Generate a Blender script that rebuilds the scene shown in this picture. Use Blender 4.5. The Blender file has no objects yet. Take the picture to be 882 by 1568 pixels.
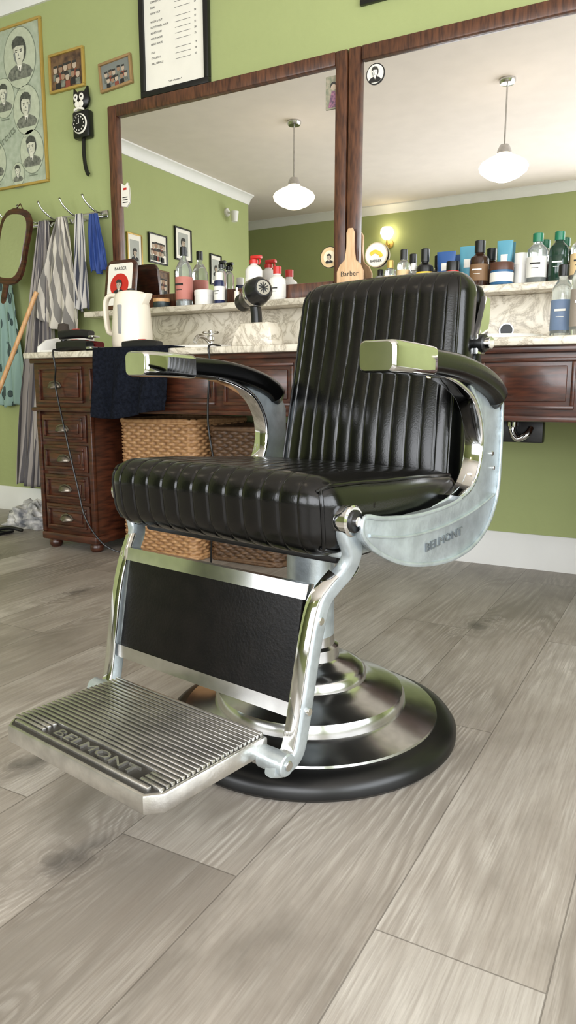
import bpy, bmesh, math, random
from mathutils import Vector, Matrix, noise
random.seed(7)
sc=bpy.context.scene
def lin(c):
    o=[]
    for x in c[:3]:
        x=x/255.0
        o.append(x/12.92 if x<=.04045 else ((x+.055)/1.055)**2.4)
    return (o[0],o[1],o[2],1)
# ------------------------------------------------------------ materials
MC={}
def newmat(name):
    m=bpy.data.materials.new(name); m.use_nodes=True
    nt=m.node_tree; b=nt.nodes['Principled BSDF']
    return m,nt,b
def setin(b,k,v):
    if k in b.inputs: b.inputs[k].default_value=v
def M(name,col,rough=.5,metal=0,coat=0,bump=0,bscale=60,var=.06,vscale=7,trans=0,emis=0,stretch=None,col2=None,sheen=0,spec=.5):
    if name in MC: return MC[name]
    m,nt,b=newmat(name); c=lin(col)
    N=nt.nodes; L=nt.links
    tc=N.new('ShaderNodeTexCoord'); mp=N.new('ShaderNodeMapping'); L.new(tc.outputs['Object'],mp.inputs[0])
    if stretch: mp.inputs['Scale'].default_value=stretch
    no=N.new('ShaderNodeTexNoise'); no.inputs['Scale'].default_value=vscale; no.inputs['Detail'].default_value=5
    L.new(mp.outputs[0],no.inputs['Vector'])
    mx=N.new('ShaderNodeValToRGB')
    c2=lin(col2) if col2 else tuple(min(1,x*(1+var)) for x in c[:3])+(1,)
    c1=c if col2 else tuple(x*(1-var) for x in c[:3])+(1,)
    mx.color_ramp.elements[0].color=c1; mx.color_ramp.elements[1].color=c2
    mx.color_ramp.elements[0].position=.35; mx.color_ramp.elements[1].position=.65
    L.new(no.outputs['Fac'],mx.inputs[0]); L.new(mx.outputs[0],b.inputs['Base Color'])
    setin(b,'Roughness',rough); setin(b,'Metallic',metal); setin(b,'Coat Weight',coat); setin(b,'Coat Roughness',.12)
    setin(b,'Transmission Weight',trans); setin(b,'Sheen Weight',sheen); setin(b,'Specular IOR Level',spec)
    if emis:
        L.new(mx.outputs[0],b.inputs['Emission Color']); setin(b,'Emission Strength',emis)
    if bump:
        n2=N.new('ShaderNodeTexNoise'); n2.inputs['Scale'].default_value=bscale; n2.inputs['Detail'].default_value=4
        L.new(mp.outputs[0],n2.inputs['Vector'])
        bp=N.new('ShaderNodeBump'); bp.inputs['Strength'].default_value=bump; bp.inputs['Distance'].default_value=.004
        L.new(n2.outputs['Fac'],bp.inputs['Height']); L.new(bp.outputs[0],b.inputs['Normal'])
    MC[name]=m; return m
def math_n(nt,op,a,b=None,c=None):
    n=nt.nodes.new('ShaderNodeMath'); n.operation=op
    for i,x in enumerate((a,b,c)):
        if x is None: continue
        if isinstance(x,(int,float)): n.inputs[i].default_value=x
        else: nt.links.new(x,n.inputs[i])
    return n.outputs[0]
def mixc(nt,f,a,b,mode='MIX'):
    n=nt.nodes.new('ShaderNodeMix'); n.data_type='RGBA'; n.blend_type=mode
    for i,x in ((0,f),(6,a),(7,b)):
        if isinstance(x,(int,float)): n.inputs[i].default_value=x
        elif isinstance(x,tuple): n.inputs[i].default_value=x
        else: nt.links.new(x,n.inputs[i])
    return n.outputs[2]
def comb(nt,x,y,z=0):
    n=nt.nodes.new('ShaderNodeCombineXYZ')
    for i,v in enumerate((x,y,z)):
        if isinstance(v,(int,float)): n.inputs[i].default_value=v
        else: nt.links.new(v,n.inputs[i])
    return n.outputs[0]
def noise_n(nt,vec,scale,detail=3,dist=0,rough=.5):
    n=nt.nodes.new('ShaderNodeTexNoise'); n.inputs['Scale'].default_value=scale; n.inputs['Detail'].default_value=detail
    n.inputs['Distortion'].default_value=dist; n.inputs['Roughness'].default_value=rough
    nt.links.new(vec,n.inputs['Vector']); return n.outputs['Fac']
def maprange(nt,v,a,b,c,d):
    n=nt.nodes.new('ShaderNodeMapRange'); nt.links.new(v,n.inputs[0])
    for i,x in zip((1,2,3,4),(a,b,c,d)): n.inputs[i].default_value=x
    return n.outputs[0]
def floor_mat():
    m,nt,b=newmat('grey_oak_planks'); L=nt.links
    tc=nt.nodes.new('ShaderNodeTexCoord'); sp=nt.nodes.new('ShaderNodeSeparateXYZ'); L.new(tc.outputs['Object'],sp.inputs[0])
    x,y=sp.outputs[0],sp.outputs[1]
    px=math_n(nt,'DIVIDE',math_n(nt,'ADD',x,.545+22.2),.222)
    pi=math_n(nt,'FLOOR',px); fx=math_n(nt,'FRACT',px)
    par=math_n(nt,'MODULO',pi,2.0)
    yy=math_n(nt,'DIVIDE',math_n(nt,'ADD',math_n(nt,'ADD',y,13-.826),math_n(nt,'MULTIPLY',math_n(nt,'SUBTRACT',1.0,par),.65)),1.3)
    yi=math_n(nt,'FLOOR',yy); fy=math_n(nt,'FRACT',yy)
    wn=nt.nodes.new('ShaderNodeTexWhiteNoise'); wn.noise_dimensions='3D'; L.new(comb(nt,pi,yi,3.3),wn.inputs['Vector'])
    rnd=wn.outputs['Value']
    ox=math_n(nt,'MULTIPLY',rnd,37.0)
    ex=math_n(nt,'MULTIPLY',math_n(nt,'MINIMUM',fx,math_n(nt,'SUBTRACT',1.0,fx)),.222)
    ey=math_n(nt,'MULTIPLY',math_n(nt,'MINIMUM',fy,math_n(nt,'SUBTRACT',1.0,fy)),1.3)
    gap=math_n(nt,'LESS_THAN',math_n(nt,'MINIMUM',ex,ey),.0011)
    vo=nt.nodes.new('ShaderNodeTexVoronoi'); vo.voronoi_dimensions='2D'; vo.inputs['Scale'].default_value=1.0
    dn=noise_n(nt,tc.outputs['Object'],16,4)
    L.new(comb(nt,math_n(nt,'ADD',math_n(nt,'MULTIPLY',x,3.3),math_n(nt,'MULTIPLY',dn,.30)),math_n(nt,'ADD',math_n(nt,'MULTIPLY',y,1.6),math_n(nt,'MULTIPLY',dn,.22)),0),vo.inputs['Vector'])
    sc_=nt.nodes.new('ShaderNodeSeparateColor'); L.new(vo.outputs['Color'],sc_.inputs[0])
    has=math_n(nt,'GREATER_THAN',sc_.outputs[0],.35)
    kd=vo.outputs['Distance']
    halo=math_n(nt,'MULTIPLY',maprange(nt,kd,.0,.32,1.0,0.0),has); core=math_n(nt,'MULTIPLY',maprange(nt,kd,.02,.12,1.0,0.0),has)
    halo2=math_n(nt,'POWER',halo,1.6)
    vf=comb(nt,x,math_n(nt,'MULTIPLY',y,.035),ox)
    n2=noise_n(nt,vf,260,4,0,.65)
    n3=noise_n(nt,vf,55,3,0,.6)
    vec=comb(nt,math_n(nt,'ADD',x,ox),math_n(nt,'MULTIPLY',y,.14),ox)
    n1=noise_n(nt,vec,3.8,1.4,.35,.4)
    n1k=math_n(nt,'ADD',math_n(nt,'ADD',n1,math_n(nt,'MULTIPLY',halo2,.15)),math_n(nt,'MULTIPLY',n2,.010))
    ln=math_n(nt,'SINE',math_n(nt,'MULTIPLY',n1k,215.0))
    ln=math_n(nt,'MULTIPLY_ADD',ln,.5,.5)
    mask=maprange(nt,noise_n(nt,comb(nt,math_n(nt,'ADD',x,ox),math_n(nt,'MULTIPLY',y,.5),ox),4.0,3),.42,.62,.0,1.0)
    mask=math_n(nt,'MAXIMUM',mask,halo)
    brk=maprange(nt,n2,.35,.6,.25,1.0)
    low=noise_n(nt,comb(nt,math_n(nt,'ADD',x,ox),math_n(nt,'MULTIPLY',y,.45),ox),3.4,5,.7,.6)
    tone=math_n(nt,'ADD',low,math_n(nt,'MULTIPLY_ADD',rnd,.30,-.15))
    cr=nt.nodes.new('ShaderNodeValToRGB'); L.new(tone,cr.inputs[0])
    e=cr.color_ramp.elements; e[0].position=.28; e[0].color=lin((126,119,110)); e[1].position=.70; e[1].color=lin((186,180,171))
    k=e.new(.5); k.color=lin((163,155,145))
    lm=math_n(nt,'MULTIPLY',mask,brk)
    c=mixc(nt,math_n(nt,'MULTIPLY',math_n(nt,'MULTIPLY',ln,lm),.40),cr.outputs[0],lin((214,208,198)))
    c=mixc(nt,math_n(nt,'MULTIPLY',math_n(nt,'MULTIPLY',math_n(nt,'SUBTRACT',1.0,ln),lm),.20),c,lin((112,103,94)))
    c=mixc(nt,maprange(nt,n3,.35,.65,.34,0.0),c,lin((122,111,100)))
    c=mixc(nt,maprange(nt,n2,.35,.6,.38,0.0),c,lin((110,101,92)))
    c=mixc(nt,math_n(nt,'MULTIPLY',halo2,.40),c,lin((104,98,92)))
    c=mixc(nt,math_n(nt,'MULTIPLY',core,.62),c,lin((62,58,56)))
    c=mixc(nt,math_n(nt,'MULTIPLY',gap,.62),c,lin((76,69,62)))
    L.new(c,b.inputs['Base Color'])
    r=math_n(nt,'MULTIPLY_ADD',n2,.22,.3); L.new(r,b.inputs['Roughness'])
    bp=nt.nodes.new('ShaderNodeBump'); bp.inputs['Strength'].default_value=.2; bp.inputs['Distance'].default_value=.0015
    h=math_n(nt,'SUBTRACT',math_n(nt,'ADD',math_n(nt,'MULTIPLY',n2,.6),math_n(nt,'MULTIPLY',ln,.12)),math_n(nt,'MULTIPLY',gap,2.0))
    L.new(h,bp.inputs['Height']); L.new(bp.outputs[0],b.inputs['Normal'])
    return m
def marble_mat():
    m,nt,b=newmat('white_marble'); tc=nt.nodes.new('ShaderNodeTexCoord')
    n=noise_n(nt,tc.outputs['Object'],6,7,1.8,.65)
    v=math_n(nt,'ABSOLUTE',math_n(nt,'SUBTRACT',n,.5))
    cr=nt.nodes.new('ShaderNodeValToRGB'); nt.links.new(v,cr.inputs[0])
    e=cr.color_ramp.elements; e[0].position=0; e[0].color=lin((170,160,144)); e[1].position=.08; e[1].color=lin((218,210,194))
    k=e.new(.03); k.color=lin((202,193,175))
    nt.links.new(cr.outputs[0],b.inputs['Base Color']); setin(b,'Roughness',.25); return m
def stripe_mat(name,ca,cb,n,k=0,duty=.5):
    m,nt,b=newmat(name); uv=nt.nodes.new('ShaderNodeUVMap'); sp=nt.nodes.new('ShaderNodeSeparateXYZ'); nt.links.new(uv.outputs[0],sp.inputs[0])
    f=math_n(nt,'FRACT',math_n(nt,'ADD',math_n(nt,'MULTIPLY',sp.outputs[0],n),math_n(nt,'MULTIPLY',sp.outputs[1],k)))
    s=math_n(nt,'LESS_THAN',f,duty)
    nt.links.new(mixc(nt,s,lin(ca),lin(cb)),b.inputs['Base Color']); setin(b,'Roughness',.8); return m
def floral_mat():
    m,nt,b=newmat('teal_floral_cloth'); uv=nt.nodes.new('ShaderNodeUVMap')
    vo=nt.nodes.new('ShaderNodeTexVoronoi'); vo.inputs['Scale'].default_value=9; nt.links.new(uv.outputs[0],vo.inputs['Vector'])
    cr=nt.nodes.new('ShaderNodeValToRGB'); nt.links.new(vo.outputs['Distance'],cr.inputs[0])
    cr.color_ramp.interpolation='CONSTANT'; e=cr.color_ramp.elements; e[0].color=lin((60,74,70)); e[1].position=.3; e[1].color=lin((40,60,60)); k=e.new(.35); k.color=lin((134,160,150))
    nt.links.new(cr.outputs[0],b.inputs['Base Color']); setin(b,'Roughness',.8); return m
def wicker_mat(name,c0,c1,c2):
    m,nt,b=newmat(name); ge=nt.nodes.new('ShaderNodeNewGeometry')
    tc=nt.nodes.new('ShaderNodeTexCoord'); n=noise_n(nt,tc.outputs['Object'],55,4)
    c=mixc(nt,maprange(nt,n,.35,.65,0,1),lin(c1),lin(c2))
    c=mixc(nt,maprange(nt,ge.outputs['Pointiness'],.42,.5,.85,0),c,lin(c0))  # occlusion shade painted into the gaps of the weave
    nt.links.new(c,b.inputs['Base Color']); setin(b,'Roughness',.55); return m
FLOOR=floor_mat(); MARBLE=marble_mat()
LEATHER=M('black_leather',(4,4,4),.2,coat=0,bump=.05,bscale=320,var=.2,spec=.42)
LEATHER2=M('worn_black_leather',(8,6,5),.34,coat=0,bump=.1,bscale=200,var=.5,vscale=30,spec=.2)
CHROME=M('chrome',(222,222,222),.06,1,var=.05,vscale=25)
BRUSH=M('brushed_steel',(202,202,202),.18,1,var=.08,vscale=40)
ALU=M('cast_aluminium',(184,193,197),.32,.7,var=.14,vscale=30,bump=.15,bscale=120)
ALU2=M('footrest_aluminium',(204,202,197),.28,.95,var=.15,vscale=30,bump=.1,bscale=150)
GROOVE_SHADE=M('footrest_groove_shade',(62,59,55),.5,.6)  # dark tone standing in for shade between the ribs
RUBBER=M('black_rubber',(10,10,10),.33,var=.2,spec=.4)
BLK=M('black_plastic',(13,13,14),.35)
GUN=M('gunmetal',(60,60,62),.25,.8)
WOOD=M('mahogany',(42,20,12),.34,coat=.25,stretch=(2,2,14),vscale=6,col2=(78,40,24),bump=.05)
WOODH=M('mahogany_horizontal',(42,20,12),.34,coat=.25,stretch=(2,14,14),vscale=6,col2=(78,40,24),bump=.05)
FRW=M('mirror_frame_wood',(58,32,20),.4,coat=.1,stretch=(20,2,3),vscale=5,col2=(98,60,38),bump=.05)
LWOOD=M('light_wood',(190,140,90),.5,stretch=(12,12,2),col2=(215,170,120))
GREEN=M('green_wall_paint',(158,167,112),.8,bump=.35,bscale=35,var=.03,vscale=2)
WHITE=M('white_paint',(228,227,223),.5,var=.02)
CEIL=M('ceiling_plaster',(224,214,205),.9,var=.02)
PAPER=M('paper',(232,228,216),.7,var=.03)
CREAM=M('cream_plastic',(232,222,204),.3,var=.03)
CER=M('white_ceramic',(232,230,224),.15,coat=.4,var=.02)
INK=M('ink',(34,32,30),.7)
GOLD=M('gilt_frame',(186,156,84),.4,.4)
SKIN=M('printed_skin_tone',(180,162,142),.7)
GREY=M('printed_grey',(120,124,118),.7)
MIRR=M('mirror_silver',(240,239,237),.0,1,var=.004)
GLASSC=M('clear_glass',(225,232,230),.05,trans=.85,var=.02)
# ------------------------------------------------------------ geometry builder
def rrect(w,h,r,n=4):
    pts=[]
    for cx,cy,a0 in ((w/2-r,h/2-r,0),(-w/2+r,h/2-r,90),(-w/2+r,-h/2+r,180),(w/2-r,-h/2+r,270)):
        for i in range(n+1):
            a=math.radians(a0+90*i/n); pts.append((cx+r*math.cos(a),cy+r*math.sin(a)))
    return pts
def smooth_path(P,n=6):
    P=[Vector(p) for p in P]; out=[]
    for i in range(len(P)-1):
        p0=P[max(i-1,0)];p1=P[i];p2=P[i+1];p3=P[min(i+2,len(P)-1)]
        for k in range(n):
            t=k/n
            out.append(.5*((2*p1)+(-p0+p2)*t+(2*p0-5*p1+4*p2-p3)*t*t+(-p0+3*p1-3*p2+p3)*t**3))
    out.append(P[-1]); return out
class B:
    def __init__(s): s.V=[];s.F=[];s.MI=[];s.mats=[];s.UV={}
    def add(s,V,F,mat,T=None):
        i0=len(s.V)
        for v in V:
            v=Vector(v); s.V.append(T@v if T else v)
        if mat not in s.mats: s.mats.append(mat)
        mi=s.mats.index(mat)
        for f in F: s.F.append([i+i0 for i in f]); s.MI.append(mi)
        return s
    def bm(s,bm,mat,T=None):
        bm.verts.index_update(); s.add([v.co.copy() for v in bm.verts],[[v.index for v in f.verts] for f in bm.faces],mat,T); bm.free()
    def box(s,lo,hi,mat,bev=0,T=None,seg=2):
        bm=bmesh.new(); bmesh.ops.create_cube(bm,size=1)
        for v in bm.verts:
            v.co=Vector([(lo[i]+hi[i])/2+v.co[i]*(hi[i]-lo[i]) for i in range(3)])
        if bev: bmesh.ops.bevel(bm,geom=bm.edges[:],offset=bev,segments=seg,profile=.5,affect='EDGES')
        s.bm(bm,mat,T); return s
    def lathe(s,prof,mat,T=None,seg=32,sx=1,sy=1):
        V=[];F=[];rings=[]
        for r,z in prof:
            if r<1e-6: rings.append([len(V)]); V.append((0,0,z))
            else:
                rings.append(list(range(len(V),len(V)+seg)))
                for k in range(seg):
                    a=2*math.pi*k/seg; V.append((r*sx*math.cos(a),r*sy*math.sin(a),z))
        for a,b in zip(rings,rings[1:]):
            for k in range(seg):
                k2=(k+1)%seg
                if len(a)==1 and len(b)==1: continue
                if len(a)==1: F.append([a[0],b[k],b[k2]])
                elif len(b)==1: F.append([a[k],a[k2],b[0]])
                else: F.append([a[k],a[k2],b[k2],b[k]])
        if len(rings[0])>1: F.append(rings[0][::-1])
        if len(rings[-1])>1: F.append(rings[-1])
        s.add(V,F,mat,T); return s
    def cyl(s,p,q,r,mat,seg=20,r2=None,T=None):
        p=Vector(p);q=Vector(q);d=q-p
        R=d.to_track_quat('Z','Y').to_matrix().to_4x4(); X=Matrix.Translation(p)@R
        if T: X=T@X
        r2=r if r2 is None else r2; e=min(r,r2)*.12; L=d.length
        return s.lathe([(0,0),(r-e,0),(r,min(e,L*.3)),(r2,L-min(e,L*.3)),(r2-e,L),(0,L)],mat,X,seg)
    def sweep(s,path,sec,mat,side=None,T=None,scales=None):
        P=[Vector(p) for p in path]; n=len(P); m=len(sec); V=[];F=[]; prev=None
        for i,p in enumerate(P):
            t=(P[min(i+1,n-1)]-P[max(i-1,0)]).normalized()
            if side is not None: sd=Vector(side); sd=(sd-t*sd.dot(t)).normalized()
            else:
                if prev is None:
                    a=Vector((0,0,1)) if abs(t.z)<.9 else Vector((1,0,0)); sd=t.cross(a).normalized()
                else: sd=(prev-t*prev.dot(t)).normalized()
                prev=sd
            nm=sd.cross(t)
            k=scales[i] if scales else 1
            ku,kv=(k if isinstance(k,tuple) else (k,k))
            for u,v in sec: V.append(p+sd*u*ku+nm*v*kv)
        for i in range(n-1):
            for j in range(m):
                j2=(j+1)%m; F.append([i*m+j,i*m+j2,(i+1)*m+j2,(i+1)*m+j])
        F.append(list(range(m))[::-1]); F.append([(n-1)*m+j for j in range(m)])
        s.add(V,F,mat,T); return s
    def tube(s,path,r,mat,seg=10,T=None,scales=None):
        sec=[(r*math.cos(2*math.pi*k/seg),r*math.sin(2*math.pi*k/seg)) for k in range(seg)]
        return s.sweep(path,sec,mat,None,T,scales)
    def prism(s,out,ax,lo,hi,mat,bev=0,T=None,seg=2):
        bm=bmesh.new()
        def mk(p,h): return {'x':(h,p[0],p[1]),'y':(p[0],h,p[1]),'z':(p[0],p[1],h)}[ax]
        a=[bm.verts.new(mk(p,lo)) for p in out]; b=[bm.verts.new(mk(p,hi)) for p in out]
        n=len(out)
        f1=bm.faces.new(a); f2=bm.faces.new(b[::-1])
        for i in range(n): bm.faces.new([a[i],b[i],b[(i+1)%n],a[(i+1)%n]][::-1])
        if bev:
            ed=[e for e in bm.edges if (e in f1.edges[:] or e in f2.edges[:])]
            bmesh.ops.bevel(bm,geom=ed,offset=bev,segments=seg,profile=.5,affect='EDGES')
        s.bm(bm,mat,T); return s
    def text(s,st,size,mat,T,ext=.0006,align='CENTER'):
        cu=bpy.data.curves.new('t','FONT'); cu.body=st; cu.size=size; cu.extrude=ext; cu.align_x=align; cu.resolution_u=2
        ob=bpy.data.objects.new('t',cu); sc.collection.objects.link(ob); bpy.context.view_layer.update()
        me=bpy.data.meshes.new_from_object(ob.evaluated_get(bpy.context.evaluated_depsgraph_get()))
        s.add([v.co.copy() for v in me.vertices],[list(p.vertices) for p in me.polygons],mat,T)
        bpy.data.objects.remove(ob); bpy.data.meshes.remove(me); bpy.data.curves.remove(cu); return s
    def obj(s,name,parent=None,loc=(0,0,0),rot=(0,0,0),weld=False,ang=38,recalc=True):
        me=bpy.data.meshes.new(name); me.from_pydata([tuple(v) for v in s.V],[],s.F)
        for m in s.mats: me.materials.append(m)
        me.polygons.foreach_set('material_index',s.MI)
        if s.UV:
            ul=me.uv_layers.new(name='UVMap')
            for l in me.loops: ul.data[l.index].uv=s.UV.get(l.vertex_index,(0,0))
        bm=bmesh.new(); bm.from_mesh(me)
        if weld: bmesh.ops.remove_doubles(bm,verts=bm.verts[:],dist=1e-5)
        if recalc: bmesh.ops.recalc_face_normals(bm,faces=bm.faces[:])
        for f in bm.faces: f.smooth=True
        bm.to_mesh(me); bm.free()
        me.set_sharp_from_angle(angle=math.radians(ang))
        ob=bpy.data.objects.new(name,me); sc.collection.objects.link(ob)
        ob.location=loc; ob.rotation_euler=rot
        if parent: ob.parent=parent
        return ob
def empty(name,loc=(0,0,0),rot=(0,0,0)):
    e=bpy.data.objects.new(name,None); e.empty_display_size=.1; sc.collection.objects.link(e); e.location=loc; e.rotation_euler=rot; return e
TF=lambda x,y,z: Matrix.Translation((x,y,z))
FACEY=Matrix(((1,0,0,0),(0,0,-1,0),(0,1,0,0),(0,0,0,1)))   # xy plane -> faces -Y
# ------------------------------------------------------------ room shell
XW=-4.4; YN=3.0; YS=-2.2; XE=2.4; ZC=2.75; XW2=-6.2; YR=-1.1
B().box((XW2-.1,YS-.1,-.1),(XE+.1,YN+.1,0),FLOOR).obj('floor')
B().box((XW2-.1,YS-.1,ZC),(XE+.1,YN+.1,ZC+.1),CEIL).obj('ceiling')
B().box((XW-.1,YN,0),(XE+.1,YN+.1,ZC),GREEN).obj('wall_north')
B().box((XW-.1,YR,0),(XW,YN,ZC),GREEN).obj('wall_west')
B().box((XW2,YR,0),(XW-.1,YR+.1,ZC),GREEN).obj('wall_west_return')
B().box((XW2-.1,YS,0),(XW2,YR+.1,ZC),GREEN).obj('wall_west_alcove')
wx0,wx1,wz0,wz1=-.75,1.95,.45,2.45
vx0,vx1,vz0,vz1=-3.1,-1.1,.40,1.85  # opening for the added, unseen window that lights the chair front
b=B(); b.box((XW2,YS-.1,0),(vx0,YS,ZC),GREEN).box((vx0,YS-.1,0),(vx1,YS,vz0),GREEN).box((vx0,YS-.1,vz1),(vx1,YS,ZC),GREEN).box((vx1,YS-.1,0),(wx0,YS,ZC),GREEN)
b.box((wx1,YS-.1,0),(XE+.1,YS,ZC),GREEN).box((wx0,YS-.1,0),(wx1,YS,wz0),GREEN).box((wx0,YS-.1,wz1),(wx1,YS,ZC),GREEN).obj('wall_south')
ey0,ey1=-1.5,1.6
b=B(); b.box((XE,YS,0),(XE+.1,ey0,ZC),GREEN).box((XE,ey1,0),(XE+.1,YN,ZC),GREEN).box((XE,ey0,0),(XE+.1,ey1,wz0),GREEN).box((XE,ey0,wz1),(XE+.1,ey1,ZC),GREEN).obj('wall_east')
def window(name,w,h,loc,rz,nx,tr=.5):
    b=B(); t=.06
    b.box((-w/2,-.04,-h/2),(w/2,.04,-h/2+t),WHITE,.006).box((-w/2,-.04,h/2-t),(w/2,.04,h/2),WHITE,.006)
    b.box((-w/2,-.04,-h/2+t),(-w/2+t,.04,h/2-t),WHITE,.006).box((w/2-t,-.04,-h/2+t),(w/2,.04,h/2-t),WHITE,.006)
    for i in range(1,nx):
        x=-w/2+w*i/nx; b.box((x-.025,-.03,-h/2+t),(x+.025,.03,h/2-t),WHITE,.004)
    z=h/2-tr; b.box((-w/2+t,-.03,z-.025),(w/2-t,.03,z+.025),WHITE,.004)
    b.box((-w/2-.05,.04,-h/2-.04),(w/2+.05,.16,-h/2),WHITE,.006)
    return b.obj(name,loc=loc,rot=(0,0,rz))
window('window_1',wx1-wx0,wz1-wz0,((wx0+wx1)/2,YS-.05,(wz0+wz1)/2),0,3)
window('window_2',ey1-ey0,wz1-wz0,(XE+.05,(ey0+ey1)/2,(wz0+wz1)/2),math.pi/2,3)
window('added_light_window',vx1-vx0,vz1-vz0,((vx0+vx1)/2,YS-.05,(vz0+vz1)/2),0,3,.4)  # invented window, out of view, added for chrome reflections and leather highlights
def trimprof(h,d): return [(0,0),(d,0),(d,h*.8),(d*.7,h*.86),(d*.6,h*.95),(d*.35,h),(0,h)]
def baseboard(name,p,q,inw,h=.14,d=.018,mat=WHITE):
    p=Vector(p);q=Vector(q);i=Vector(inw)
    V=[];pr=trimprof(h,d)
    for e in (p,q):
        for a,z in pr: V.append(e+i*a+Vector((0,0,z)))
    n=len(pr); F=[[k,(k+1)%n,n+(k+1)%n,n+k] for k in range(n)]+[list(range(n))[::-1],list(range(n,2*n))]
    B().add(V,F,mat).obj(name)
baseboard('baseboard_north',(XW,YN,0),(XE,YN,0),(0,-1,0))
baseboard('baseboard_west',(XW,YR,0),(XW,YN-.02,0),(1,0,0))
baseboard('baseboard_south',(XW2,YS,0),(XE,YS,0),(0,1,0))
baseboard('baseboard_east',(XE,YS+.02,0),(XE,YN-.02,0),(-1,0,0))
def crown(name,p,q,inw):
    p=Vector(p);q=Vector(q);i=Vector(inw); pr=[(0,0),(0,-.09),(.012,-.09),(.018,-.07),(.03,-.045),(.055,-.02),(.075,-.012),(.075,0)]
    V=[e+i*a+Vector((0,0,ZC+z)) for e in (p,q) for a,z in pr]; n=len(pr)
    F=[[k,(k+1)%n,n+(k+1)%n,n+k] for k in range(n)]+[list(range(n))[::-1],list(range(n,2*n))]
    B().add(V,F,WHITE).obj(name)
crown('trim_1',(XW,YN,0),(XE,YN,0),(0,-1,0)); crown('trim_2',(XW,YR,0),(XW,YN-.08,0),(1,0,0)); crown('trim_3',(XW2,YS,0),(XE,YS,0),(0,1,0)); crown('trim_4',(XE,YS+.08,0),(XE,YN-.08,0),(-1,0,0))
# ------------------------------------------------------------ barber chair
chair=empty('barber_chair',(-.678,1.323,0),(0,0,math.radians(-10)))
B().lathe([(0,.0),(.302,.0),(.309,.008),(.309,.022),(.300,.034),(.284,.043),(.268,.046),(0,.046)],RUBBER,seg=96).obj('base_rubber_ring',chair)
B().lathe([(.27,.044),(.268,.05),(.245,.057),(.215,.064),(.203,.068),(.201,.084),(.196,.093),(.18,.099),(.15,.107),(.126,.115),(.12,.12),(.118,.134),(.11,.143),(.09,.152),(.066,.158),(.062,.162),(.06,.185),(.052,.19),(.05,.21)],BRUSH,seg=96).obj('base_dome',chair)
b=B(); b.lathe([(.052,.19),(.05,.20),(.05,.40),(.058,.405),(.058,.42),(0,.42)],ALU,seg=40)
b.lathe([(.0,.412),(.085,.412),(.092,.418),(.092,.43),(.085,.44),(0,.445)],BLK,seg=40); b.obj('hydraulic_column',chair)
b=B(); b.box((-.235,-.24,.438),(.235,.2,.475),BLK,.006)
b.box((-.262,-.255,.452),(-.225,.16,.48),ALU,.006).box((.225,-.255,.452),(.262,.16,.48),ALU,.006)
b.tube(smooth_path([(.12,-.10,.43),(.19,-.12,.418),(.235,-.2,.41),(.243,-.27,.415)]),.006,CHROME)
b.tube(smooth_path([(.0,.05,.42),(.16,.02,.41),(.22,-.03,.42)]),.012,BRUSH)
b.obj('seat_frame',chair)
def samples(h,n): return [-h+2*h*i/n for i in range(n+1)]
def cushion(h,r,nx,ny,nz,fn):
    X=samples(h[0],nx);Y=samples(h[1],ny);Z=samples(h[2],nz)
    V=[];F=[]
    def face(A,Bs,mk):
        i0=len(V)
        for a in A:
            for c in Bs:
                q=Vector(mk(a,c)); inn=Vector([max(-(h[i]-r),min(h[i]-r,q[i])) for i in range(3)])
                d=q-inn; n=d.normalized() if d.length>1e-9 else Vector((0,0,1))
                V.append(fn(inn+n*r,n))
        m=len(Bs)
        for i in range(len(A)-1):
            for j in range(m-1): F.append([i0+i*m+j,i0+i*m+j+1,i0+(i+1)*m+j+1,i0+(i+1)*m+j])
    for sgn in (-1,1):
        face(X,Y,lambda a,c:(a,c,sgn*h[2])); face(X,Z,lambda a,c:(a,sgn*h[1],c)); face(Y,Z,lambda a,c:(sgn*h[0],a,c))
    return V,F
def rib(x,w,n,amp):
    if abs(x)>w: return 0
    t=abs(2*(((x+w)/(2*w)*n)%1.0)-1)
    return -amp*(.25*t*t+.75*t**18)
def lerp(a,b,t): return a+(b-a)*t
SH=(.266,.245,.070); SR=.052
def seat_fn(p,n):
    d=0
    if n.z>-.3 or n.y<-.3: d=rib(p.x,.214,11,.0044)*(1-abs(n.x))*max(0,min(1,(max(n.z,-n.y)+.1)/.6))
    q=p+n*d
    u=(q.y+SH[1])/(2*SH[1]); uc=min(1,max(0,u))
    top=.590-.034*u+.009*math.sin(uc*math.pi)*(1-(q.x/.26)**2)
    zz=SH[2]-q.z
    wr=.0014*noise.noise(Vector((q.x*14,q.y*14,q.z*20)))
    z=top-zz*(1-.50*u)+wr
    y=q.y-.077
    if u<.3: y+= .014*(zz/(2*SH[2]))
    x=q.x*(1.0-.035*u)
    return Vector((x,y,z))
V,F=cushion(SH,SR,260,80,30,seat_fn)
b=B().add(V,F,LEATHER); b.obj('seat_cushion',chair,weld=True,ang=80)
def on_box(q,H,R,off,fn):
    inn=Vector([max(-(h-R),min(h-R,q[k])) for k,h in enumerate(H)]); nn=(q-inn).normalized(); return fn(inn+nn*(R+off),nn)
b=B()
for sx in (-1,1):
    for hz in (1,-1):
        b.tube([on_box(Vector((sx*.252,-.245+.49*i/59,hz*.057)),SH,SR,.001,seat_fn) for i in range(60)],.0034,LEATHER,8)
    b.tube([on_box(Vector((sx*.252,-.232,-.057+.114*i/15)),SH,SR,.001,seat_fn) for i in range(16)],.0034,LEATHER,8)
b.obj('seat_piping',chair)
BH=(.222,.052,.238); BR=.047
def back_f(z): return .165+.062*(z-.55)/.4
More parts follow.
